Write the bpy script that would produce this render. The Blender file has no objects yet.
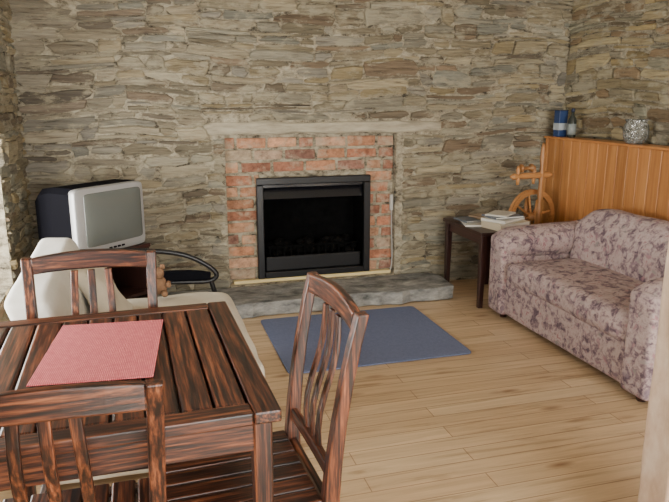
import bpy, bmesh, math, random
from mathutils import Vector, Matrix, noise
random.seed(7)
S = bpy.context.scene
C = S.collection

# ---------------------------------------------------------------- materials
def newmat(name, rough=0.6, col=(.5,.5,.5), metal=0.0, spec=.5):
    m = bpy.data.materials.new(name); m.use_nodes = True
    nt = m.node_tree; b = nt.nodes['Principled BSDF']
    b.inputs['Base Color'].default_value = (*col,1)
    b.inputs['Roughness'].default_value = rough
    b.inputs['Metallic'].default_value = metal
    b.inputs['Specular IOR Level'].default_value = spec
    return m, nt, b
def N(nt, t, **kw):
    n = nt.nodes.new(t)
    for k,v in kw.items():
        if k in n.inputs: n.inputs[k].default_value = v
        else: setattr(n,k,v)
    return n
def ramp(nt, stops, interp='LINEAR'):
    r = nt.nodes.new('ShaderNodeValToRGB'); cr = r.color_ramp; cr.interpolation = interp
    while len(cr.elements) < len(stops): cr.elements.new(0.5)
    for e,(p,c) in zip(cr.elements, stops):
        e.position = p; e.color = (*c,1)
    return r
def coords(nt, scale=(1,1,1), rnd=True):
    tc = N(nt,'ShaderNodeTexCoord'); mp = N(nt,'ShaderNodeMapping')
    mp.inputs['Scale'].default_value = scale
    nt.links.new(tc.outputs['Object'], mp.inputs['Vector'])
    if rnd:
        oi = N(nt,'ShaderNodeObjectInfo')
        ml = N(nt,'ShaderNodeMath', operation='MULTIPLY'); ml.inputs[1].default_value = 37.0
        nt.links.new(oi.outputs['Random'], ml.inputs[0])
        nt.links.new(ml.outputs[0], mp.inputs['Location'])
    return mp.outputs['Vector']
def bump(nt, b, src, strength=.3, dist=.01):
    bp = N(nt,'ShaderNodeBump'); bp.inputs['Strength'].default_value = strength
    bp.inputs['Distance'].default_value = dist
    nt.links.new(src, bp.inputs['Height']); nt.links.new(bp.outputs[0], b.inputs['Normal'])
    return bp
def mix(nt, fac, a, bb, mode='MIX'):
    m = nt.nodes.new('ShaderNodeMix'); m.data_type='RGBA'; m.blend_type = mode
    for i,v in ((0,fac),(6,a),(7,bb)):
        if isinstance(v,(int,float)): m.inputs[i].default_value = v
        elif isinstance(v,tuple): m.inputs[i].default_value = (*v,1)
        else: nt.links.new(v, m.inputs[i])
    return m.outputs[2]

def wood(name, stops, axis, rough=.4, grain=55, along=2.2, bstr=.15, var=(.75,1.3)):
    m,nt,b = newmat(name, rough)
    sc = [grain]*3; sc['xyz'.index(axis)] = along
    v = coords(nt, tuple(sc))
    n1 = N(nt,'ShaderNodeTexNoise', Scale=1.0, Detail=4.0, Roughness=.65)
    nt.links.new(v, n1.inputs['Vector'])
    r = ramp(nt, stops); nt.links.new(n1.outputs[0], r.inputs[0])
    oi = N(nt,'ShaderNodeObjectInfo')
    mr = N(nt,'ShaderNodeMapRange'); mr.inputs[3].default_value=var[0]; mr.inputs[4].default_value=var[1]
    nt.links.new(oi.outputs['Random'], mr.inputs[0])
    hs = N(nt,'ShaderNodeHueSaturation')
    nt.links.new(mr.outputs[0], hs.inputs['Value']); nt.links.new(r.outputs[0], hs.inputs['Color'])
    nt.links.new(hs.outputs[0], b.inputs['Base Color'])
    bump(nt,b,n1.outputs[0],bstr,.004)
    return m
dk = [(.37,(.008,.003,.002)),(.47,(.034,.010,.005)),(.57,(.115,.033,.013)),(.70,(.27,.095,.040))]
DW = {a: wood('stained_hardwood_'+a, dk, a, .36, 110, 4.5) for a in 'xyz'}
sm = [(.3,(.02,.008,.006)),(.7,(.06,.022,.018))]
SW = {a: wood('dark_table_wood_'+a, sm, a, .35) for a in 'xyz'}
pn = [(.3,(.34,.13,.038)),(.5,(.45,.19,.058)),(.7,(.55,.26,.088))]
PW = {a: wood('cedar_panel_'+a, pn, a, .38, 30, 1.4, var=(.8,1.2)) for a in 'xyz'}
lt = [(.3,(.30,.12,.035)),(.7,(.50,.24,.085))]
LW = {a: wood('turned_pine_'+a, lt, a, .4) for a in 'xyz'}
pale = [(.3,(.48,.38,.17)),(.7,(.60,.49,.25))]
TW = wood('pale_trim_wood', pale, 'x', .5)

# stone
def stone_mat():
    m,nt,b = newmat('schist_stone', .85)
    at = N(nt,'ShaderNodeAttribute'); at.attribute_name='Col'
    v = coords(nt,(5,5,60),False)
    n = N(nt,'ShaderNodeTexNoise', Scale=1.0, Detail=8.0, Roughness=.75, Distortion=.3); nt.links.new(v,n.inputs['Vector'])
    r = ramp(nt,[(.34,(.32,.29,.25)),(.44,(.83,.81,.77)),(.55,(1.04,1.03,1.0)),(.72,(1.42,1.39,1.31))]); nt.links.new(n.outputs[0],r.inputs[0])
    c = mix(nt,1.0,at.outputs['Color'],r.outputs[0],'MULTIPLY')
    v2 = coords(nt,(5,5,11),False)
    n2 = N(nt,'ShaderNodeTexNoise', Scale=1.0, Detail=7.0, Roughness=.7); nt.links.new(v2,n2.inputs['Vector'])
    r2 = ramp(nt,[(.51,(0,0,0)),(.60,(.8,.8,.8))]); nt.links.new(n2.outputs[0],r2.inputs[0])
    c = mix(nt,r2.outputs[0],c,(.42,.375,.265))
    nt.links.new(c,b.inputs['Base Color'])
    bump(nt,b,n.outputs[0],1.0,.025)
    return m
def mortar_mat():
    m,nt,b = newmat('lime_mortar', .95)
    v = coords(nt,(9,9,14),False)
    n = N(nt,'ShaderNodeTexNoise', Scale=1.6, Detail=7.0, Roughness=.75); nt.links.new(v,n.inputs['Vector'])
    r = ramp(nt,[(.37,(.055,.045,.03)),(.46,(.25,.215,.15)),(.56,(.39,.345,.25)),(.7,(.49,.445,.34))]); nt.links.new(n.outputs[0],r.inputs[0])  # darkest stop paints crevice shadow into the mortar colour
    nt.links.new(r.outputs[0],b.inputs['Base Color']); bump(nt,b,n.outputs[0],.8,.02)
    return m
STONE, MORT = stone_mat(), mortar_mat()
def brick_mat():
    m,nt,b = newmat('old_brick', .9)
    at = N(nt,'ShaderNodeAttribute'); at.attribute_name='Col'
    v = coords(nt,(20,20,25),False)
    n = N(nt,'ShaderNodeTexNoise', Scale=1.0, Detail=6.0, Roughness=.7); nt.links.new(v,n.inputs['Vector'])
    r = ramp(nt,[(.3,(.45,.4,.38)),(.5,(1,1,1)),(.72,(1.5,1.5,1.5))]); nt.links.new(n.outputs[0],r.inputs[0])
    c = mix(nt,1.0,at.outputs['Color'],r.outputs[0],'MULTIPLY')
    n2 = N(nt,'ShaderNodeTexNoise', Scale=.45, Detail=6.0, Roughness=.7); nt.links.new(v,n2.inputs['Vector'])
    r2 = ramp(nt,[(.49,(0,0,0)),(.64,(.8,.8,.8))]); nt.links.new(n2.outputs[0],r2.inputs[0])
    c = mix(nt,r2.outputs[0],c,(.43,.35,.25))
    nt.links.new(c,b.inputs['Base Color']); bump(nt,b,n.outputs[0],.6,.01)
    return m
BRICK = brick_mat()
def noisy(name, stops, scale=(8,8,8), rough=.8, bs=.3, bd=.01, detail=5.0, spec=.5):
    m,nt,b = newmat(name, rough, spec=spec)
    v = coords(nt,scale)
    n = N(nt,'ShaderNodeTexNoise', Scale=1.0, Detail=detail, Roughness=.65); nt.links.new(v,n.inputs['Vector'])
    r = ramp(nt,stops); nt.links.new(n.outputs[0],r.inputs[0])
    nt.links.new(r.outputs[0],b.inputs['Base Color'])
    if bs: bump(nt,b,n.outputs[0],bs,bd)
    return m
SLATE = noisy('hearth_slate', [(.34,(.08,.085,.08)),(.45,(.20,.20,.19)),(.58,(.32,.315,.29)),(.7,(.46,.45,.41))], (7,12,16), .7,1.0,.03,8.0)
LINT = noisy('lintel_mortar', [(.3,(.27,.235,.165)),(.5,(.40,.355,.26)),(.7,(.49,.44,.33))], (5,9,25), .9,.8,.02)
PLAST = noisy('peach_plaster', [(.35,(.48,.34,.25)),(.5,(.60,.45,.34)),(.65,(.70,.58,.47))], (9,9,5), .8,.3,.008,7.0)
WHITE = noisy('ceiling_paint', [(.3,(.74,.72,.66)),(.7,(.80,.78,.72))], (3,3,3), .9,.0)
def floor_mat():
    m,nt,b = newmat('laminate_floorboards', .36)
    v = coords(nt,(1,1,1),False)
    br = N(nt,'ShaderNodeTexBrick'); br.offset=.37; br.inputs['Scale'].default_value=1.0
    br.inputs['Brick Width'].default_value=1.25; br.inputs['Row Height'].default_value=.095
    br.inputs['Mortar Size'].default_value=.0022; br.inputs['Mortar Smooth'].default_value=.3
    br.inputs['Color1'].default_value=(.53,.375,.225,1); br.inputs['Color2'].default_value=(.62,.465,.295,1)
    br.inputs['Mortar'].default_value=(.28,.17,.09,1)
    nt.links.new(v,br.inputs['Vector'])
    v2 = coords(nt,(1.6,30,1),False)
    n = N(nt,'ShaderNodeTexNoise', Scale=1.0, Detail=6.0, Roughness=.65, Distortion=.8); nt.links.new(v2,n.inputs['Vector'])
    r = ramp(nt,[(.32,(.58,.51,.43)),(.44,(.91,.89,.86)),(.7,(1.16,1.16,1.16))]); nt.links.new(n.outputs[0],r.inputs[0])
    c = mix(nt,1.0,br.outputs['Color'],r.outputs[0],'MULTIPLY')
    v3 = coords(nt,(2.4,8,1),False)
    vo = N(nt,'ShaderNodeTexVoronoi', Scale=1.0); nt.links.new(v3,vo.inputs['Vector'])
    r3 = ramp(nt,[(.03,(1,1,1)),(.19,(0,0,0))]); nt.links.new(vo.outputs['Distance'],r3.inputs[0])
    c = mix(nt,r3.outputs[0],c,(.27,.155,.08))
    nt.links.new(c,b.inputs['Base Color'])
    return m
FLOOR = floor_mat()
def floral():
    m,nt,b = newmat('floral_upholstery', .92)
    v = coords(nt,(1,1,1),False)
    wn = N(nt,'ShaderNodeTexNoise', Scale=14.0, Detail=3.0); nt.links.new(v,wn.inputs['Vector'])
    wv = mix(nt,.10,v,wn.outputs['Color'],'ADD')
    n1 = N(nt,'ShaderNodeTexNoise', Scale=20.0, Detail=4.0, Roughness=.7); nt.links.new(wv,n1.inputs['Vector'])
    r1 = ramp(nt,[(.36,(.10,.065,.085)),(.44,(.21,.145,.16)),(.51,(.37,.275,.265)),(.60,(.45,.355,.33)),(.68,(.30,.15,.165))])
    nt.links.new(n1.outputs[0],r1.inputs[0])
    vo = N(nt,'ShaderNodeTexVoronoi', Scale=22.0); nt.links.new(wv,vo.inputs['Vector'])
    r2 = ramp(nt,[(.18,(.8,.8,.8)),(.36,(0,0,0))]); nt.links.new(vo.outputs['Distance'],r2.inputs[0])
    r3 = ramp(nt,[(.0,(.14,.12,.16)),(.35,(.33,.17,.19)),(.6,(.46,.37,.345)),(1,(.14,.145,.135))]); nt.links.new(vo.outputs['Color'],r3.inputs[0])
    c = mix(nt,r2.outputs[0],r1.outputs[0],r3.outputs[0])
    nt.links.new(c,b.inputs['Base Color'])
    f = N(nt,'ShaderNodeTexNoise', Scale=12.0, Detail=2.0); nt.links.new(v,f.inputs['Vector'])
    bump(nt,b,f.outputs[0],.3,.02)
    return m
FLORAL = floral()
def weave(name, c1, c2, s=220, rough=.95, bs=.5):
    m,nt,b = newmat(name, rough)
    v = coords(nt,(1,1,1),False)
    w = N(nt,'ShaderNodeTexWave', Scale=s/6.28); w.bands_direction='X'; nt.links.new(v,w.inputs['Vector'])
    n = N(nt,'ShaderNodeTexNoise', Scale=60.0, Detail=3.0); nt.links.new(v,n.inputs['Vector'])
    f = N(nt,'ShaderNodeMath',operation='MULTIPLY'); nt.links.new(w.outputs[1],f.inputs[0]); nt.links.new(n.outputs[0],f.inputs[1])
    r = ramp(nt,[(.1,c1),(.6,c2)]); nt.links.new(f.outputs[0],r.inputs[0])
    nt.links.new(r.outputs[0],b.inputs['Base Color']); bump(nt,b,f.outputs[0],bs,.003)
    return m
BLUE = weave('blue_mat_pile',(.11,.135,.23),(.17,.20,.32),300)
PINK = weave('pink_woven_placemat',(.46,.08,.10),(.74,.21,.21),420)
CREAM = noisy('cream_cotton', [(.3,(.56,.50,.40)),(.7,(.70,.64,.53))], (5,5,5), .95,.25,.02)
WHITEC = noisy('white_cotton', [(.3,(.66,.64,.58)),(.7,(.78,.76,.71))], (5,5,5), .95,.25,.02)
BLACKM,_,_ = newmat('black_enamel', .32, (.006,.006,.007), 0, .35)
MATTEB = noisy('matte_black', [(.3,(.001,.001,.001)),(.7,(.005,.005,.005))], (20,20,20), .9,.3,.005,5.0,.05)  # near-black matte finish for firebox, grate and coal bed
HOODM,_,_ = newmat('smoked_hood', .2, (.006,.006,.008), .0,.5)
COAL = noisy('coals', [(.3,(.001,.001,.001)),(.6,(.006,.0055,.005)),(.8,(.018,.015,.013))], (30,30,30), .9,.5,.01,5.0,.08)
SILV,_,_ = newmat('silver_plastic', .35, (.40,.40,.40), .3)
SCREEN,_,_ = newmat('crt_glass', .10, (.12,.13,.12))
TVB,_,_ = newmat('dark_tv_shell', .85, (.004,.004,.006), 0, .05)
PAPER = noisy('paper_pages', [(.3,(.7,.66,.58)),(.7,(.8,.77,.7))], (2,2,400), .8,.2,.002)
def plain(n,c,r=.5,m=0.0): return newmat(n,r,c,m)[0]
def mosaic():
    m,nt,b=newmat('mosaic_glass',.08)
    v=coords(nt,(1,1,1),False); vo=N(nt,'ShaderNodeTexVoronoi',Scale=60.0); nt.links.new(v,vo.inputs['Vector'])
    r=ramp(nt,[(.0,(.75,.76,.70)),(.35,(.25,.25,.20)),(.6,(.9,.9,.85)),(1,(.12,.12,.10))]); nt.links.new(vo.outputs['Color'],r.inputs[0])
    nt.links.new(r.outputs[0],b.inputs['Base Color']); b.inputs['Transmission Weight'].default_value=.75
    bump(nt,b,vo.outputs['Distance'],.8,.01); return m
MOS=mosaic()
WFRAME = noisy('painted_joinery', [(.3,(.7,.68,.62)),(.7,(.78,.76,.7))], (6,6,6), .5,.0)

# ---------------------------------------------------------------- geometry helpers
def link(o, parent=None):
    C.objects.link(o)
    if parent: o.parent = parent
    return o
def empty(name, loc=(0,0,0), rz=0):
    e = bpy.data.objects.new(name,None); e.location = loc; e.rotation_euler=(0,0,rz); e.empty_display_size=.1
    return link(e)
def meshobj(name, verts, faces, mats, parent=None, smooth=False, mi=None, cols=None, loc=None, rot=None):
    me = bpy.data.meshes.new(name); me.from_pydata([tuple(v) for v in verts],[],faces)
    for m in (mats if isinstance(mats,(list,tuple)) else [mats]): me.materials.append(m)
    if mi: me.polygons.foreach_set('material_index', mi)
    if smooth: me.polygons.foreach_set('use_smooth',[True]*len(me.polygons))
    if cols:
        a = me.color_attributes.new('Col','FLOAT_COLOR','POINT')
        a.data.foreach_set('color',[x for c in cols for x in (*c,1.0)])
    me.update()
    o = bpy.data.objects.new(name,me)
    if loc: o.location = loc
    if rot: o.rotation_euler = rot
    return link(o,parent)
def bev(o, w, seg=2):
    if w:
        md = o.modifiers.new('bevel','BEVEL'); md.width=w; md.segments=seg; md.limit_method='ANGLE'
    return o
def boxg(x0,x1,y0,y1,z0,z1,off=0):
    v=[(x0,y0,z0),(x1,y0,z0),(x1,y1,z0),(x0,y1,z0),(x0,y0,z1),(x1,y0,z1),(x1,y1,z1),(x0,y1,z1)]
    f=[(0,3,2,1),(4,5,6,7),(0,1,5,4),(1,2,6,5),(2,3,7,6),(3,0,4,7)]
    return v,[tuple(i+off for i in q) for q in f]
def box(name, x0,x1,y0,y1,z0,z1, mat, parent=None, bw=.003, rot=None):
    cx,cy,cz=(x0+x1)/2,(y0+y1)/2,(z0+z1)/2
    v,f = boxg(x0-cx,x1-cx,y0-cy,y1-cy,z0-cz,z1-cz)
    return bev(meshobj(name,v,f,mat,parent,loc=(cx,cy,cz),rot=rot),bw)
def multi(name, boxes, mat, parent=None, bw=.0):
    V=[];F=[]
    for b in boxes:
        v,f=boxg(*b,off=len(V)); V+=v;F+=f
    return bev(meshobj(name,V,F,mat,parent),bw)
def rbox(name, x0,x1,y0,y1,z0,z1, r, mat, parent=None, cuts=10, amp=.0, bulge=0.0, rot=None, seed=0, shape=None, nf=7, smooth=True):
    hx,hy,hz=(x1-x0)/2,(y1-y0)/2,(z1-z0)/2
    r=min(r,hx*.999,hy*.999,hz*.999)
    bm=bmesh.new(); bmesh.ops.create_cube(bm,size=2)
    bmesh.ops.subdivide_edges(bm,edges=bm.edges[:],cuts=cuts,use_grid_fill=True)
    for v in bm.verts:
        c=[math.copysign(abs(k)**.7,k) for k in v.co]
        p=Vector((c[0]*hx,c[1]*hy,c[2]*hz))
        q=Vector((max(-(hx-r),min(hx-r,p.x)),max(-(hy-r),min(hy-r,p.y)),max(-(hz-r),min(hz-r,p.z))))
        d=p-q
        if d.length>1e-6: p=q+d.normalized()*r
        u=[v.co[i] for i in range(3)]
        if bulge: p.z+= bulge*(1-u[0]**2)*(1-u[1]**2)*(1 if v.co.z>0 else -.3)*abs(v.co.z)
        if shape: p=shape(p,u)
        if amp:
            nn=noise.noise_vector((p+Vector((seed*3.1,seed,0)))*nf); p+=nn*amp
        v.co=p
    me=bpy.data.meshes.new(name); bm.to_mesh(me); bm.free(); me.materials.append(mat)
    if smooth: me.polygons.foreach_set('use_smooth',[True]*len(me.polygons))
    o=bpy.data.objects.new(name,me); o.location=((x0+x1)/2,(y0+y1)/2,(z0+z1)/2)
    if rot:o.rotation_euler=rot
    link(o,parent)
    if smooth:
        md=o.modifiers.new('ss','SUBSURF'); md.levels=1; md.render_levels=1
    return o
def sweep(name, pts, a, b, ha, hb, mat, parent=None, bw=.003):
    a=Vector(a);b=Vector(b); V=[];F=[]
    for i,p in enumerate(pts):
        p=Vector(p); A=ha[i] if isinstance(ha,list) else ha; B=hb[i] if isinstance(hb,list) else hb
        V+=[p-a*A-b*B,p+a*A-b*B,p+a*A+b*B,p-a*A+b*B]
    n=len(pts)
    for i in range(n-1):
        for k in range(4):
            F.append((i*4+k,i*4+(k+1)%4,(i+1)*4+(k+1)%4,(i+1)*4+k))
    F.append((3,2,1,0)); F.append(tuple((n-1)*4+k for k in range(4)))
    o=meshobj(name,V,F,mat,parent)
    bm=bmesh.new(); bm.from_mesh(o.data); bmesh.ops.recalc_face_normals(bm,faces=bm.faces); bm.to_mesh(o.data); bm.free()
    return bev(o,bw)
def tube(name, pts, r, mat, parent=None, cyclic=False):
    cu=bpy.data.curves.new(name,'CURVE'); cu.dimensions='3D'; cu.bevel_depth=r; cu.bevel_resolution=3
    sp=cu.splines.new('NURBS' if len(pts)>2 else 'POLY'); sp.points.add(len(pts)-1)
    for p,q in zip(sp.points,pts): p.co=(*q,1)
    sp.use_cyclic_u=cyclic
    if len(pts)>2: sp.use_endpoint_u=not cyclic; sp.order_u=3
    cu.resolution_u=8; cu.use_fill_caps=True
    cu.materials.append(mat)
    return link(bpy.data.objects.new(name,cu),parent)
def lathe(name, prof, mat, parent=None, seg=24, loc=(0,0,0), rot=None, axis='z', fn=None):
    V=[];F=[]
    for (r,h) in prof:
        for k in range(seg):
            t=2*math.pi*k/seg; rr=r*(fn(k,h) if fn else 1)
            V.append((rr*math.cos(t),rr*math.sin(t),h))
    n=len(prof)
    for i in range(n-1):
        for k in range(seg):
            F.append((i*seg+k,i*seg+(k+1)%seg,(i+1)*seg+(k+1)%seg,(i+1)*seg+k))
    F.append(tuple(range(seg-1,-1,-1))); F.append(tuple((n-1)*seg+k for k in range(seg)))
    if axis=='x': V=[(z,x,y) for x,y,z in V]
    if axis=='y': V=[(y,z,x) for x,y,z in V]
    return meshobj(name,V,F,mat,parent,True,loc=loc,rot=rot)

# ---------------------------------------------------------------- stone walls
PAL=[(.31,.26,.165),(.245,.21,.14),(.36,.305,.20),(.28,.26,.20),(.18,.145,.10),(.33,.265,.15),(.29,.245,.165),(.38,.33,.225),(.26,.24,.195),(.33,.30,.225),(.23,.17,.11),(.27,.265,.215)]
def stones(W,H,keep,rng,seed):
    out=[]; v=0.0
    while v<H:
        bh=min(rng.uniform(.13,.25),H-v)
        if bh<.05: bh=H-v
        u=-rng.uniform(0,.3)
        while u<W:
            sw=rng.uniform(.3,.9); y=0
            while y<bh-1e-4:
                lh=rng.uniform(.022,.072)
                if rng.random()<.14: lh=rng.uniform(.08,.13)
                if bh-y-lh<.022: lh=bh-y
                x=0
                while x<sw-1e-4:
                    lw=rng.uniform(.10,.46)
                    if sw-x-lw<.07: lw=sw-x
                    out.append([max(0,u+x),min(W,u+x+lw),v+y,v+y+lh]); x+=lw
                y+=lh
            u+=sw
        v+=bh
    res=[]
    for q in out:
        if q[1]-q[0]<.03: continue
        ok=True
        for k in keep:
            if q[1]>k[0] and q[0]<k[1] and q[3]>k[2] and q[2]<k[3]:
                cand=[(k[0]-q[0],'r'),(q[1]-k[1],'l'),((k[2]-q[2])*3,'t'),((q[3]-k[3])*3,'b')]
                c=max(cand)
                if c[0]<.04: ok=False;break
                if c[1]=='r': q[1]=k[0]
                if c[1]=='l': q[0]=k[1]
                if c[1]=='t': q[3]=k[2]
                if c[1]=='b': q[2]=k[3]
        if ok: res.append(q)
    return res
def stone_wall(name, W,H,keep, org, ud, nd, back_boxes, seed, tint=(1,1,1)):
    rng=random.Random(seed); org=Vector(org);ud=Vector(ud);nd=Vector(nd);up=Vector((0,0,1))
    V=[];F=[];MI=[];CO=[]
    for b in back_boxes:
        v,f=boxg(*b,off=len(V)); V+=v;F+=f;MI+=[0]*6;CO+=[(.4,.35,.26)]*8
    for (u0,u1,v0,v1) in stones(W,H,keep,rng,seed):
        g=rng.uniform(.001,.010); u0+=g;u1-=g;v0+=g*.65;v1-=g*.65
        w=u1-u0;h=v1-v0
        if w<.02 or h<.010: continue
        def cc(): return min(w*.18,.035)*rng.uniform(.1,1.7), h*.24*rng.uniform(.1,1.8)
        a1,a2,a3,a4=cc(),cc(),cc(),cc()
        pts=[(u0+a1[0],v0),(u0+w*rng.uniform(.28,.4),v0),(u0+w*rng.uniform(.6,.72),v0),(u1-a2[0],v0),(u1,v0+a2[1]),(u1,v1-a3[1]),(u1-a3[0],v1),(u0+w*rng.uniform(.6,.72),v1),(u0+w*rng.uniform(.28,.4),v1),(u0+a4[0],v1),(u0,v1-a4[1]),(u0,v0+a1[1])]
        j=min(.012,h*.15)
        sk=rng.uniform(-.45,.45)*h
        pts=[(a+rng.uniform(-j,j)+sk*((b-v0)/h-.5),b+rng.uniform(-j,j)) for a,b in pts]
        dep=rng.uniform(.001,.028); tu=rng.uniform(-.010,.010); tv=rng.uniform(-.012,.012)
        cx=(u0+u1)/2; cy=(v0+v1)/2
        def P(a,b,n):
            dv=noise.noise(Vector((a*1.3,b*1.6,seed*5.1)))*.07
            du=noise.noise(Vector((a*1.5,b*2.3,seed*9.7)))*.03
            for k in keep:
                d=max(k[0]-a,a-k[1],k[2]-b,b-k[3],0); s=min(1,d/.12); dv*=s;du*=s
            e=min(1,min(a,W-a)/.1+.0); du*=max(0,e)
            return org+ud*(a+du)+up*max(0,b+dv)+nd*n
        base=len(V)
        for (s,n) in ((1.0,-.004),(.98,dep*.7),(0,dep)):
            for a,b in pts:
                if s: aa=cx+(a-cx)*s; bb=cy+(b-cy)*s
                else:
                    ins=min(.008,h*.16); aa=cx+(a-cx)*(1-ins*2/w); bb=cy+(b-cy)*(1-ins*2/h)
                V.append(P(aa,bb,n+(tu*(aa-cx)/w+tv*(bb-cy)/h if n>0 else 0)+ (rng.uniform(-.002,.002) if n>0 else 0)))
        V.append(P(cx+rng.uniform(-.2,.2)*w,cy,dep+rng.uniform(0,.005)))
        c=rng.choice(PAL); k=rng.uniform(.76,1.27)
        if name=='wall_back':
            t=max(0,min(1,1-cx/1.6)); g_=(c[0]+c[1]+c[2])/3
            c=tuple(c[i]*(1-.45*t)+(g_*(1.06,1.0,.92)[i])*.45*t for i in range(3))
        CO+=[tuple(c[i]*k*tint[i] for i in range(3))]*37
        fl=(ud.cross(up)).dot(nd)>0
        def add(f):
            F.append(tuple(f) if fl else tuple(reversed(f))); MI.append(1)
        for r in range(2):
            for i in range(12):
                jn=(i+1)%12; add((base+r*12+i,base+r*12+jn,base+(r+1)*12+jn,base+(r+1)*12+i))
        for i in range(12): add((base+24+i,base+24+(i+1)%12,base+36))
    return meshobj(name,V,F,[MORT,STONE],None,False,MI,CO)

XL,XR,YB,YF,HC = -.73,3.16,4.55,-2.3,2.5
OX0,OX1,OZ = .53,1.775,1.155
stone_wall('wall_back', XR-XL, HC, [(OX0-XL,OX1-XL+.05,-.1,OZ),(.42-XL,2.12-XL,OZ-.01,OZ+.09)], (XL,YB,0),(1,0,0),(0,-1,0),
  [(XL-.5,OX0,YB,5.05,0,HC),(OX1,XR+.4,YB,5.05,0,HC),(OX0,OX1,YB,5.05,OZ,HC),(OX0,OX1,4.9,5.05,0,OZ)], 3)
stone_wall('wall_right', YB-YF, HC, [], (XR,YF,0),(0,1,0),(-1,0,0),[(XR,XR+.4,YF,YB,0,HC)], 5,(1.06,1.02,.90))
WY0,WY1,WZ0,WZ1 = 1.3,3.80,.42,1.30
stone_wall('wall_left', YB-YF, HC, [(WY0-YF,WY1-YF,WZ0,WZ1)], (XL,YF,0),(0,1,0),(1,0,0),
  [(XL-.45,XL,YF,WY0,0,HC),(XL-.45,XL,WY1,YB,0,HC),(XL-.45,XL,WY0,WY1,0,WZ0),(XL-.45,XL,WY0,WY1,WZ1,HC)], 9,(1.1,1.08,1.04))
e=empty('window_1')
multi('frame',[(XL-.40,XL-.34,WY0,WY1,WZ0,WZ0+.05),(XL-.40,XL-.34,WY0,WY1,WZ1-.05,WZ1),(XL-.40,XL-.34,WY0,WY0+.05,WZ0,WZ1),
   (XL-.40,XL-.34,WY1-.05,WY1,WZ0,WZ1)]+[(XL-.39,XL-.35,q-.02,q+.02,WZ0,WZ1) for q in (2.13,2.97)],WFRAME,e,.004)
multi('wall_front',[(XL-.45,-.2,YF-.2,YF,0,HC),(2.9,XR+.4,YF-.2,YF,0,HC),(-.2,2.9,YF-.2,YF,2.25,HC)],PLAST)
e=empty('added_rear_opening')  # unseen glazed opening, added behind the camera to let daylight in
multi('frame',[(-.2,2.9,YF-.15,YF-.08,0,.08),(-.2,2.9,YF-.15,YF-.08,2.17,2.25),(-.2,-.12,YF-.15,YF-.08,0,2.25),(2.82,2.9,YF-.15,YF-.08,0,2.25),
  (1.31,1.39,YF-.15,YF-.08,0,2.25)],WFRAME,e,.004)
box('floor',XL-.45,XR+.4,YF-.2,5.05,-.1,0,FLOOR,None,0)
box('ceiling',XL-.45,XR+.4,YF-.2,5.05,HC,HC+.1,WHITE,None,0)
e=empty('wall_partition')
rbox('pier',1.362,1.75,1.33,1.45,0,HC,.015,PLAST,e,cuts=30,amp=.007,nf=9)
box('header',1.75,XR,1.33,1.45,2.1,HC,PLAST,e,.0)

rbox('trim_lintel',.40,2.12,YB-.016,YB+.1,OZ,OZ+.085,.02,LINT,cuts=22,amp=.018,nf=11)

def bricks():
    rng=random.Random(4); V=[];F=[];MI=[];CO=[]
    ix0,ix1,iz0,iz1=.765,1.56,.1,.83
    for b in [(OX0,ix0,4.608,4.85,.0,OZ),(ix1,OX1,4.608,4.85,.0,OZ),(ix0,ix1,4.608,4.85,iz1,OZ),(OX0,OX1,4.52,4.85,0,.1)]:
        v,f=boxg(*b,off=len(V));V+=v;F+=f;MI+=[0]*6;CO+=[(.4,.35,.26)]*8
    pal=[(.36,.15,.085),(.42,.20,.11),(.30,.13,.08),(.46,.27,.17),(.44,.34,.23),(.24,.12,.085),(.44,.24,.14),(.37,.26,.18)]
    z=.125;row=0
    while z<OZ-.03:
        h=min(.072,OZ-z-.006); x=OX0-(.11 if row%2 else 0)-rng.uniform(0,.03)
        while x<OX1:
            w=.215+rng.uniform(-.012,.012)
            if rng.random()<.15: w=.11
            a=max(x,OX0+.003);b=min(x+w,OX1-.003)
            segs=[(a,b)]
            if z<iz1 :
                segs=[(a,min(b,ix0)),(max(a,ix1),b)]
            for (p,q) in segs:
                if q-p<.025: continue
                d=rng.uniform(-.004,.006)
                v,f=boxg(p+.002,q-.004,4.600+d,4.64,z+rng.uniform(0,.005),z+h-rng.uniform(.0,.005),off=len(V))
                v=[(a_+rng.uniform(-.005,.005),b_+rng.uniform(-.002,.002),c_+rng.uniform(-.004,.004)) for a_,b_,c_ in v]
                V+=v;F+=f;MI+=[1]*6
                c=rng.choice(pal);k=rng.uniform(.75,1.2);CO+=[tuple(t*k for t in c)]*8
            x+=w+.014
        z+=h+.013;row+=1
    return bev(meshobj('wall_fireplace_brick',V,F,[MORT,BRICK],None,False,MI,CO),.006)
bricks()
def hsh(p,u):
    n=noise.noise(Vector((p.x*4.5,2.2,0)))*.04+noise.noise(Vector((p.x*13,7.2,0)))*.012
    if u[1]<0: p.y+=n*abs(u[1])
    if u[0]>0: p.x+=noise.noise(Vector((p.y*6,1.2,0)))*.04*u[0]
    return p
rbox('stone_hearth',.08,2.07,4.09,4.50,0.004,.10,.010,SLATE,cuts=44,amp=.007,shape=hsh,nf=10,smooth=False)
box('trim_1',.56,1.75,4.555,4.598,.100,.124,TW,None,.003)

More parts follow.
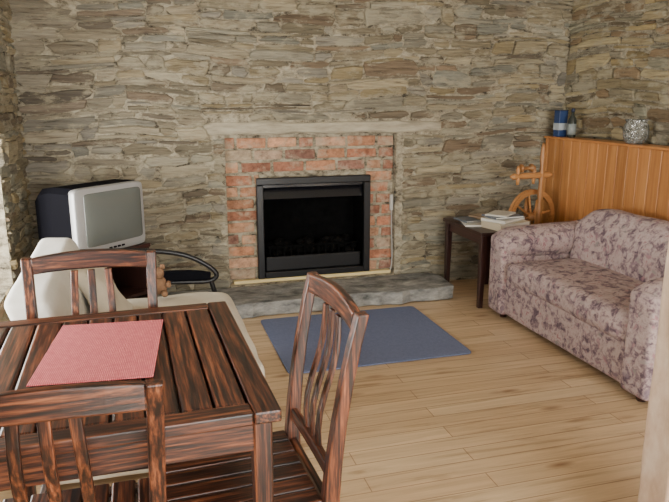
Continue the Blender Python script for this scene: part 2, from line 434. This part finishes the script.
# gas fire insert
e=empty('fireplace_insert')
fx0,fx1,fz0,fz1=.74,1.585,.125,.853; t=.05
multi('frame',[(fx0,fx1,4.562,4.59,fz1-t,fz1),(fx0,fx0+t,4.562,4.59,fz0,fz1-t),(fx1-t,fx1,4.562,4.59,fz0,fz1-t),(fx0+t,fx1-t,4.562,4.59,fz0,fz0+.045)],BLACKM,e,.006)
multi('firebox',[(.775,.785,4.59,4.86,.13,.82),(1.54,1.55,4.59,4.86,.13,.82),(.785,1.54,4.85,4.86,.13,.82),(.785,1.54,4.59,4.85,.81,.82),(.785,1.54,4.59,4.85,.13,.14)],MATTEB,e)
sweep('hood',[(.79,4.60,.79),(1.535,4.60,.79)],(0,1,0),(0,0,1),.004,.012,HOODM,e)
meshobj('hood_panel',[(.79,4.585,.70),(1.535,4.585,.70),(1.535,4.64,.80),(.79,4.64,.80),(.79,4.60,.69),(1.535,4.60,.69)],[(0,1,2,3),(4,5,1,0)],HOODM,e)
box('lower_panel',.80,1.525,4.60,4.625,.165,.275,BLACKM,e,.01)
multi('grate',[(.83+i*.052,.842+i*.052,4.605,4.617,.275,.345) for i in range(13)]+[(.82,1.50,4.603,4.619,.34,.352)],MATTEB,e,.002)
bm=bmesh.new();rng=random.Random(2)
for i in range(75):
    r=rng.uniform(.022,.042)
    m=Matrix.Translation((rng.uniform(.85,1.48),rng.uniform(4.65,4.80),.27+rng.uniform(.0,.09)))@Matrix.Rotation(rng.random()*3,4,'X')@Matrix.Diagonal((1.3,1,.8,1))
    bmesh.ops.create_icosphere(bm,subdivisions=1,radius=r,matrix=m)
me=bpy.data.meshes.new('coals');bm.to_mesh(me);bm.free();me.materials.append(COAL);link(bpy.data.objects.new('coals',me),e)
box('coal_bed',.80,1.52,4.63,4.84,.14,.27,MATTEB,e,.0)

e=empty('gas_cable')
WP=plain('grey_white_plastic',(.45,.44,.40),.4)
box('switch_box',1.745,1.768,4.57,4.598,.58,.70,WP,e,.005)
tube('cable',[(1.757,4.58,.58),(1.757,4.575,.45),(1.765,4.57,.3),(1.758,4.55,.18),(1.74,4.53,.13)],.005,plain('grey_cable',(.35,.34,.31),.5),e)

rbox('blue_rug',.65,1.71,3.13,4.015,.001,.013,.006,BLUE,cuts=14)

# ---------------------------------------------------------------- cedar half wall
e=empty('wood_panelled_ledge')
y=2.0
while y<4.48:
    w=.098; box('board',2.975,2.995,y+.0015,min(y+w,4.49)-.0015,.0,1.10,PW['z'],e,.005); y+=w
box('backing',2.995,3.10,2.0,4.49,0,1.095,PW['z'],e,0)
box('ledge_top',2.966,3.115,1.99,4.50,1.10,1.114,PW['y'],e,.004)

# ---------------------------------------------------------------- table
TX0,TX1,TY0,TY1,TZ=-.62,.244,1.295,2.12,.75
e=empty('dining_table',((TX0+TX1)/2,(TY0+TY1)/2,0),math.radians(1.6))
hx=(TX1-TX0)/2;hy=(TY1-TY0)/2
fw=.062
box('edge_right',hx-fw,hx,-hy,hy,TZ-.03,TZ,DW['y'],e,.005)
box('edge_left',-hx,-hx+fw,-hy,hy,TZ-.03,TZ,DW['y'],e,.005)
box('edge_near',-hx+fw+.001,hx-fw-.001,-hy,-hy+.055,TZ-.03,TZ-.0005,DW['x'],e,.004)
box('edge_far',-hx+fw+.001,hx-fw-.001,hy-.055,hy,TZ-.03,TZ-.0005,DW['x'],e,.004)
n=10; span=2*(hx-fw)-.008; sw=span/n
for i in range(n):
    x=-hx+fw+.004+i*sw
    box('slat',x+.003,x+sw-.003,-hy+.058,hy-.058,TZ-.026,TZ-.002,DW['y'],e,.006)
box('underboard',-hx+.03,hx-.03,-hy+.03,hy-.03,TZ-.040,TZ-.031,SW['x'],e,.0)
a=.028
for s,nm in ((-1,'near'),(1,'far')):
    y=s*(hy-a); box('apron_'+nm,-hx+.06,hx-.06,y-.011,y+.011,TZ-.10,TZ-.03,DW['x'],e,.003)
for s,nm in ((-1,'left'),(1,'right')):
    x=s*(hx-a); box('apron_'+nm,x-.011,x+.011,-hy+.06,hy-.06,TZ-.10,TZ-.03,DW['y'],e,.003)
k=1
for sx in (-1,1):
    for sy in (-1,1):
        x=sx*(hx-.040);y=sy*(hy-.037)
        sweep('leg_%d'%k,[(x,y,0),(x,y,TZ-.12),(x,y,TZ-.03)],(1,0,0),(0,1,0),[.018,.022,.022],[.018,.022,.022],DW['z'],e,.005);k+=1
box('placemat',-.283,.007,1.57,1.995,TZ+.0005,TZ+.004,PINK,None,.001,rot=(0,0,math.radians(-5)))

# ---------------------------------------------------------------- chairs
def chair(loc, rz, H=.92, hw=.178):
    e=empty('dining_chair',loc,rz)
    def yb(z):
        if z<.45: return -.185-.03*(1-z/.45)**2
        t=(z-.45)/(H-.45); return -.185-.03*t-.045*t*t
    def xw(z): return hw+(.014*(z-.45)/(H-.45) if z>.45 else 0)
    zs=[0,.15,.3,.45,.55,.65,.75,.84,H-.006]
    for s,nm in ((-1,'l'),(1,'r')):
        sweep('back_post_'+nm,[(s*xw(z),yb(z),z) for z in zs],(1,0,0),(0,1,0),.016,[.014,.017,.02,.021,.019,.017,.016,.015,.014],DW['z'],e,.004)
        sweep('front_leg_'+nm,[(s*hw,.175,0),(s*hw,.175,.41)],(1,0,0),(0,1,0),[.015,.019],[.015,.019],DW['z'],e,.004)
        box('side_rail_'+nm,s*hw-.012,s*hw+.012,-.165,.16,.37,.43,DW['y'],e,.003)
        box('side_stretcher_'+nm,s*hw-.009,s*hw+.009,-.18,.16,.19,.22,DW['y'],e,.003)
    xs=[-.178+.356*i/10 for i in range(11)]
    sweep('top_rail',[(x,yb(.885)-.012*(1-(x/.19)**2),H-.035+.013*(1-(x/.19)**2)) for x in xs],(0,1,0),(0,0,1),.012,[.026+.004*(1-(x/.19)**2) for x in xs],DW['x'],e,.005)
    sweep('lower_rail',[(x,yb(.50)-.004*(1-(x/.19)**2),.505) for x in xs],(0,1,0),(0,0,1),.010,.019,DW['x'],e,.004)
    zz=[.515+(H-.055-.515)*i/7 for i in range(8)]
    for j,x in enumerate((-.052,0,.052)):
        sweep('back_slat_%d'%(j+1),[(x*(1+.12*math.sin(math.pi*(z-.51)/.35)),yb(z)-.006+.010*math.sin(2*math.pi*(z-.51)/.35),z) for z in zz],(1,0,0),(0,1,0),.0115,.006,DW['z'],e,.003)
    box('rail_front',-.16,.16,.165,.185,.37,.43,DW['x'],e,.003)
    box('rail_back',-.16,.16,-.195,-.175,.37,.43,DW['x'],e,.003)
    box('stretcher',-.17,.17,-.012,.012,.195,.215,DW['x'],e,.003)
    m=6; w=.384/m
    for j in range(m):
        x0=-.192+j*w
        box('seat_slat_%d'%(j+1),x0+.003,x0+w-.003,-.163,.205,.43,.448,DW['y'],e,.005)
    return e
chair((-.20,1.415,0),0)
chair((.198,1.572,0),math.radians(93),H=.93)
chair((-.19,1.975,0),math.radians(180))

# ---------------------------------------------------------------- floral sofa (faces -X)
e=empty('floral_sofa')
sx0,sx1,sy0,sy1=2.14,2.955,2.27,3.79
rbox('base',sx0+.03,sx1-.05,sy0+.1,sy1-.1,.03,.30,.03,FLORAL,e,amp=.006)
rbox('seat_cushion',sx0+.0,sx1-.20,sy0+.20,sy1-.20,.25,.40,.06,FLORAL,e,cuts=16,amp=.012,bulge=.02)
def backshape(p,u):
    p.x += .05*u[2]
    p.z += .03*(1-u[1]**2)*max(0,u[2])
    return p
rbox('back_frame',sx1-.20,sx1-.045,sy0+.03,sy1-.03,.05,.66,.07,FLORAL,e,cuts=14,amp=.01,shape=backshape)
rbox('back_cushion',sx1-.34,sx1-.12,sy0+.17,sy1-.17,.36,.70,.10,FLORAL,e,cuts=14,amp=.018,shape=backshape,seed=2)
def armshape(p,u):
    p.z += -.035*(1-(u[0]+1)/2)*max(0,u[2]) + .01
    return p
for (a0,a1,nm,sd) in ((sy0,sy0+.22,'near',1),(sy1-.22,sy1,'far',2)):
    c=(a0+a1)/2
    rbox('arm_panel_'+nm,sx0-.005,sx1-.06,c-.09,c+.09,.03,.50,.03,FLORAL,e,cuts=12,amp=.007,seed=sd)
    rbox('arm_roll_'+nm,sx0-.02,sx1-.04,c-.125,c+.125,.38,.61,.11,FLORAL,e,cuts=14,amp=.01,shape=armshape,seed=sd+5)
k=1
for x in (sx0+.07,sx1-.1):
    for y in (sy0+.12,sy1-.12):
        lathe('foot_%d'%k,[(.022,0),(.028,.04)],SW['z'],e,loc=(x,y,0)); k+=1

# ---------------------------------------------------------------- side table + books
e=empty('side_table')
ax0,ax1,ay0,ay1=2.11,2.51,3.84,4.43
box('top',ax0,ax1,ay0,ay1,.505,.53,SW['y'],e,.004)
multi('apron',[(ax0+.03,ax0+.045,ay0+.04,ay1-.04,.44,.505),(ax1-.045,ax1-.03,ay0+.04,ay1-.04,.44,.505),(ax0+.04,ax1-.04,ay0+.03,ay0+.045,.44,.505),(ax0+.04,ax1-.04,ay1-.045,ay1-.03,.44,.505)],SW['y'],e,.0)
k=1
for x in (ax0+.035,ax1-.035):
    for y in (ay0+.035,ay1-.035):
        sweep('leg_%d'%k,[(x,y,0),(x,y,.505)],(1,0,0),(0,1,0),[.016,.022],[.016,.022],SW['z'],e,.003);k+=1
def book(name,cx,cy,z,w,d,h,rz,cover,parent):
    b=bpy.data.objects.new(name,None); b.location=(cx,cy,z); b.rotation_euler=(0,0,rz); link(b,parent)
    t=.003
    multi('cover',[(-w/2,w/2,-d/2,d/2,0,t),(-w/2,w/2,-d/2,d/2,h-t,h),(-w/2,-w/2+t,-d/2,d/2,t,h-t)],cover,b,.001)
    box('pages',-w/2+t,w/2-.005,-d/2+.005,d/2-.005,t,h-t,PAPER,b,0)
e=empty('book_stack')
tan=plain('tan_cover',(.40,.30,.2),.6); bl=plain('blue_grey_cover',(.14,.16,.19),.4); wh=plain('white_cover',(.6,.58,.52),.4); cr=plain('cream_cover',(.58,.50,.36),.5)
book('book_1',2.36,3.96,.531,.26,.20,.050,.2,cr,e)
book('book_2',2.35,3.98,.582,.26,.19,.020,.5,wh,e)
book('book_3',2.35,3.99,.603,.23,.17,.014,.1,bl,e)
book('book_7',2.34,4.00,.618,.20,.15,.010,.7,wh,e)
book('book_4',2.21,4.14,.531,.15,.21,.012,-.3,wh,e)
book('book_5',2.20,4.22,.544,.12,.17,.012,.1,bl,e)
book('book_6',2.37,4.26,.531,.15,.2,.03,.3,tan,e)

# ---------------------------------------------------------------- spinning wheel
e=empty('spinning_wheel',(2.735,4.24,0),math.radians(8))
wz=.54;R=.205
V=[];F=[];seg=40
prof=[(R,-.018),(R-.006,0),(R,.018),(R-.035,.015),(R-.035,-.015)]
for k in range(seg):
    t=2*math.pi*k/seg
    for r,yy in prof: V.append((r*math.cos(t),yy,r*math.sin(t)))
for k in range(seg):
    for q in range(5):
        a=k*5+q;b=k*5+(q+1)%5;c=((k+1)%seg)*5+(q+1)%5;d=((k+1)%seg)*5+q
        F.append((a,d,c,b))
meshobj('wheel_rim',V,F,LW['x'],e,loc=(0,0,wz))
lathe('wheel_hub',[(.012,-.05),(.03,-.03),(.033,0),(.03,.03),(.012,.05)],LW['y'],e,16,(0,0,wz),axis='y')
for k in range(8):
    t=math.pi*2*k/8+.2
    tube('spoke_%d'%(k+1),[(.03*math.cos(t),0,wz+.03*math.sin(t)),((R-.03)*math.cos(t),0,wz+(R-.03)*math.sin(t))],.008,LW['x'],e)
turn=[(.014,0),(.018,.1),(.012,.13),(.02,.16),(.02,.3),(.012,.33),(.019,.4),(.013,.5)]
for s in (-1,1):
    lathe('wheel_post_%d'%(1+(s>0)),[(r,h*.95) for r,h in turn],LW['z'],e,12,(0,s*.058,.20))
box('treadle_bench',-.18,.17,-.09,.09,.17,.20,LW['x'],e,.006)
for k,(x,y,dx,dy) in enumerate([(-.15,-.06,-.04,-.03),(-.15,.06,-.04,.03),(.14,-.06,.03,-.03),(.14,.06,.03,.03)]):
    tube('leg_%d'%(k+1),[(x,y,.17),(x+dx,y+dy,.01)],.014,LW['z'],e)
lathe('upright_post',[(.018,0),(.02,.2),(.012,.24),(.022,.28),(.018,.42),(.012,.46),(.02,.52),(.015,.60),(.022,.66),(.013,.72),(.019,.78),(.014,.86),(.004,.89)],LW['z'],e,14,(-.01,-.09,.20))
lathe('mother_bar',[(.012,-.23),(.024,-.21),(.016,-.17),(.023,-.13),(.021,.05),(.024,.09),(.014,.12),(.006,.14)],LW['x'],e,14,(-.05,-.09,.86),axis='x')
for k,x in enumerate((-.22,-.08)):
    lathe('maiden_%d'%(k+1),[(.010,0),(.014,.04),(.008,.07),(.015,.10),(.009,.13)],LW['z'],e,12,(x,-.09,.80))
lathe('bobbin',[(.03,-.05),(.03,-.04),(.013,-.035),(.013,.035),(.03,.04),(.03,.05)],LW['x'],e,16,(-.15,-.09,.915),axis='x')

# ---------------------------------------------------------------- things on ledge
LZ=1.1145
e=empty('gift_carton')
navy=plain('navy_card',(.02,.045,.13),.4); lab=plain('pale_label',(.38,.42,.44),.5); cap=plain('black_cap',(.02,.03,.06),.4)
box('carton',2.99,3.06,4.35,4.42,LZ,LZ+.19,navy,e,.002)
multi('label',[(2.9885,3.0615,4.3485,4.4215,LZ+.05,LZ+.10)],lab,e)
multi('lid',[(2.989,3.061,4.349,4.421,LZ+.19,LZ+.196)],cap,e)
e=empty('spirit_bottle')
lathe('body',[(.028,0),(.03,.008),(.03,.12),(.025,.14),(.011,.16),(.011,.19)],plain('dark_bottle_glass',(.03,.035,.03),.15),e,24,(3.045,4.27,LZ))
lathe('label',[(.0306,.02),(.0306,.10)],plain('cream_label',(.24,.27,.26),.5),e,24,(3.045,4.27,LZ))
lathe('cap',[(.013,.185),(.013,.21)],cap,e,20,(3.045,4.27,LZ))
e=empty('cut_glass_vase')
lathe('vase',[(.045,0),(.06,.01),(.072,.04),(.075,.09),(.068,.12),(.06,.135),(.068,.155),(.062,.155),(.055,.135),(.062,.12),(.069,.09),(.066,.04),(.045,.015)],MOS,e,36,(3.045,3.60,LZ),fn=lambda k,h:1+.06*(k%3==0)+.03*math.sin(h*200+k))

# ---------------------------------------------------------------- TV on stand
th=math.radians(44)
TVX,TVY=-.19,3.84
e=empty('television',(TVX,TVY,.56),th)
w,h=.49,.375
rbox('bezel',-w/2,w/2,-.0,.06,0,h,.02,SILV,e,cuts=8)
def scr(p,u):
    p.y-=.012*(1-u[0]**2)*(1-u[2]**2); return p
rbox('screen',-w/2+.055,w/2-.03,-.008,.02,.05,h-.03,.012,SCREEN,e,cuts=10,shape=scr)
rings=[(.045,w/2+.001,-.0,h+.001),(.20,w/2-.001,.004,h-.002),(.32,w/2-.02,.012,h-.02),(.41,w/2-.06,.03,h-.07)]
V=[];F=[]
for (yy,hw,z0,z1) in rings:
    c=.03
    V+=[(-hw+c,yy,z0),(hw-c,yy,z0),(hw,yy,z0+c),(hw,yy,z1-c),(hw-c,yy,z1),(-hw+c,yy,z1),(-hw,yy,z1-c),(-hw,yy,z0+c)]
for i in range(3):
    for k in range(8): F.append((i*8+k,i*8+(k+1)%8,(i+1)*8+(k+1)%8,(i+1)*8+k))
F.append(tuple(24+k for k in range(8)));F.append(tuple(range(7,-1,-1)))
meshobj('rear_shell',V,F,TVB,e,False)
multi('buttons',[(-.04+i*.03,-.02+i*.03,-.004,.002,.02,.03) for i in range(4)],TVB,e,.001)
e=empty('tv_stand',(TVX,TVY,0),th)
box('top_board',-.26,.26,-.01,.36,.535,.559,SW['x'],e,.003)
for s in (-1,1): box('side_%d'%(1+(s>0)),s*.245-.012,s*.245+.012,0,.35,0,.535,SW['z'],e,.003)
box('shelf',-.233,.233,0,.35,.25,.27,SW['x'],e,.003)
box('plinth',-.233,.233,.02,.34,.0,.06,SW['x'],e,.003)

# ---------------------------------------------------------------- cream daybed along left wall
e=empty('cream_sofa')
rbox('mattress',-.50,.40,2.32,3.40,.24,.42,.05,CREAM,e,cuts=14,amp=.012,bulge=.01)
rbox('valance',-.46,.375,2.34,3.38,.02,.28,.03,CREAM,e,cuts=12,amp=.01)
def bs(p,u):
    p.x -= .06*u[2]; p.z -= .03*(1-u[1])/2*max(0,u[2]); return p
rbox('backrest',-.44,-.28,2.33,3.30,.20,.775,.035,WHITEC,e,cuts=16,amp=.008,shape=bs)
def ps(p,u):
    p.x -= .09*u[2]; return p
rbox('pillow',-.28,-.17,2.86,3.22,.42,.70,.05,CREAM,e,cuts=12,amp=.01,shape=ps,seed=4)
BR=.013
tube('metal_arm',[(-.42,3.43,.66),(-.2,3.43,.655),(-.02,3.43,.645),(.15,3.43,.62),(.27,3.43,.56),(.345,3.43,.49),(.30,3.43,.455),(.20,3.43,.46),(.05,3.43,.47)],BR,BLACKM,e)
tube('metal_leg_1',[(.30,3.43,.46),(.36,3.43,.25),(.37,3.43,.01)],BR,BLACKM,e)
tube('metal_leg_2',[(-.42,3.43,.66),(-.45,3.43,.3),(-.46,3.43,.01)],BR,BLACKM,e)
rbox('arm_pad',-.02,.30,3.415,3.445,.465,.53,.014,TVB,e,cuts=8,shape=lambda p,u:Vector((p.x,p.y,p.z-.02*max(0,u[0])*max(0,u[2]))))
e=empty('soft_toy',(.03,3.28,.45))
BRN=noisy('brown_plush',[(.3,(.16,.085,.045)),(.7,(.32,.18,.10))],(30,30,30),.95,.5,.01)
rbox('body',-.04,.04,-.03,.03,0,.09,.03,BRN,e,cuts=6,amp=.004)
rbox('head',-.03,.03,-.03,.03,.08,.14,.028,BRN,e,cuts=6)
for s in (-1,1):
    rbox('ear_%d'%(1+(s>0)),s*.022-.012,s*.022+.012,-.006,.006,.13,.154,.006,BRN,e,cuts=4)
    rbox('arm_%d'%(1+(s>0)),s*.045-.014,s*.045+.014,-.045,.01,.04,.07,.013,BRN,e,cuts=4)
    rbox('leg_%d'%(1+(s>0)),s*.025-.016,s*.025+.016,-.07,-.01,0,.03,.014,BRN,e,cuts=4)

# ---------------------------------------------------------------- light
w=bpy.data.worlds.new('sky'); S.world=w; w.use_nodes=True
bgn=w.node_tree.nodes['Background']; bgn.inputs[0].default_value=(1,.985,.94,1); bgn.inputs[1].default_value=19.0
def portal(name,loc,rot,sx,sy):
    l=bpy.data.lights.new(name,'AREA'); l.shape='RECTANGLE'; l.size=sx;l.size_y=sy; l.cycles.is_portal=True
    o=bpy.data.objects.new(name,l); o.location=loc;o.rotation_euler=rot; link(o)
portal('portal_rear_opening',(1.35,YF-.22,1.12),(math.radians(90),0,0),3.1,2.25)
portal('portal_window',(XL-.46,(WY0+WY1)/2,(WZ0+WZ1)/2),(math.radians(90),0,math.radians(-90)),WY1-WY0,WZ1-WZ0)

cam=bpy.data.cameras.new('camera'); cam.sensor_width=36; cam.lens=660/669*36; cam.clip_start=.05
co=bpy.data.objects.new('camera',cam); co.location=(0,0,1.42); co.rotation_euler=(math.radians(90-13.3),0,math.radians(-16.0)); link(co)
S.camera=co
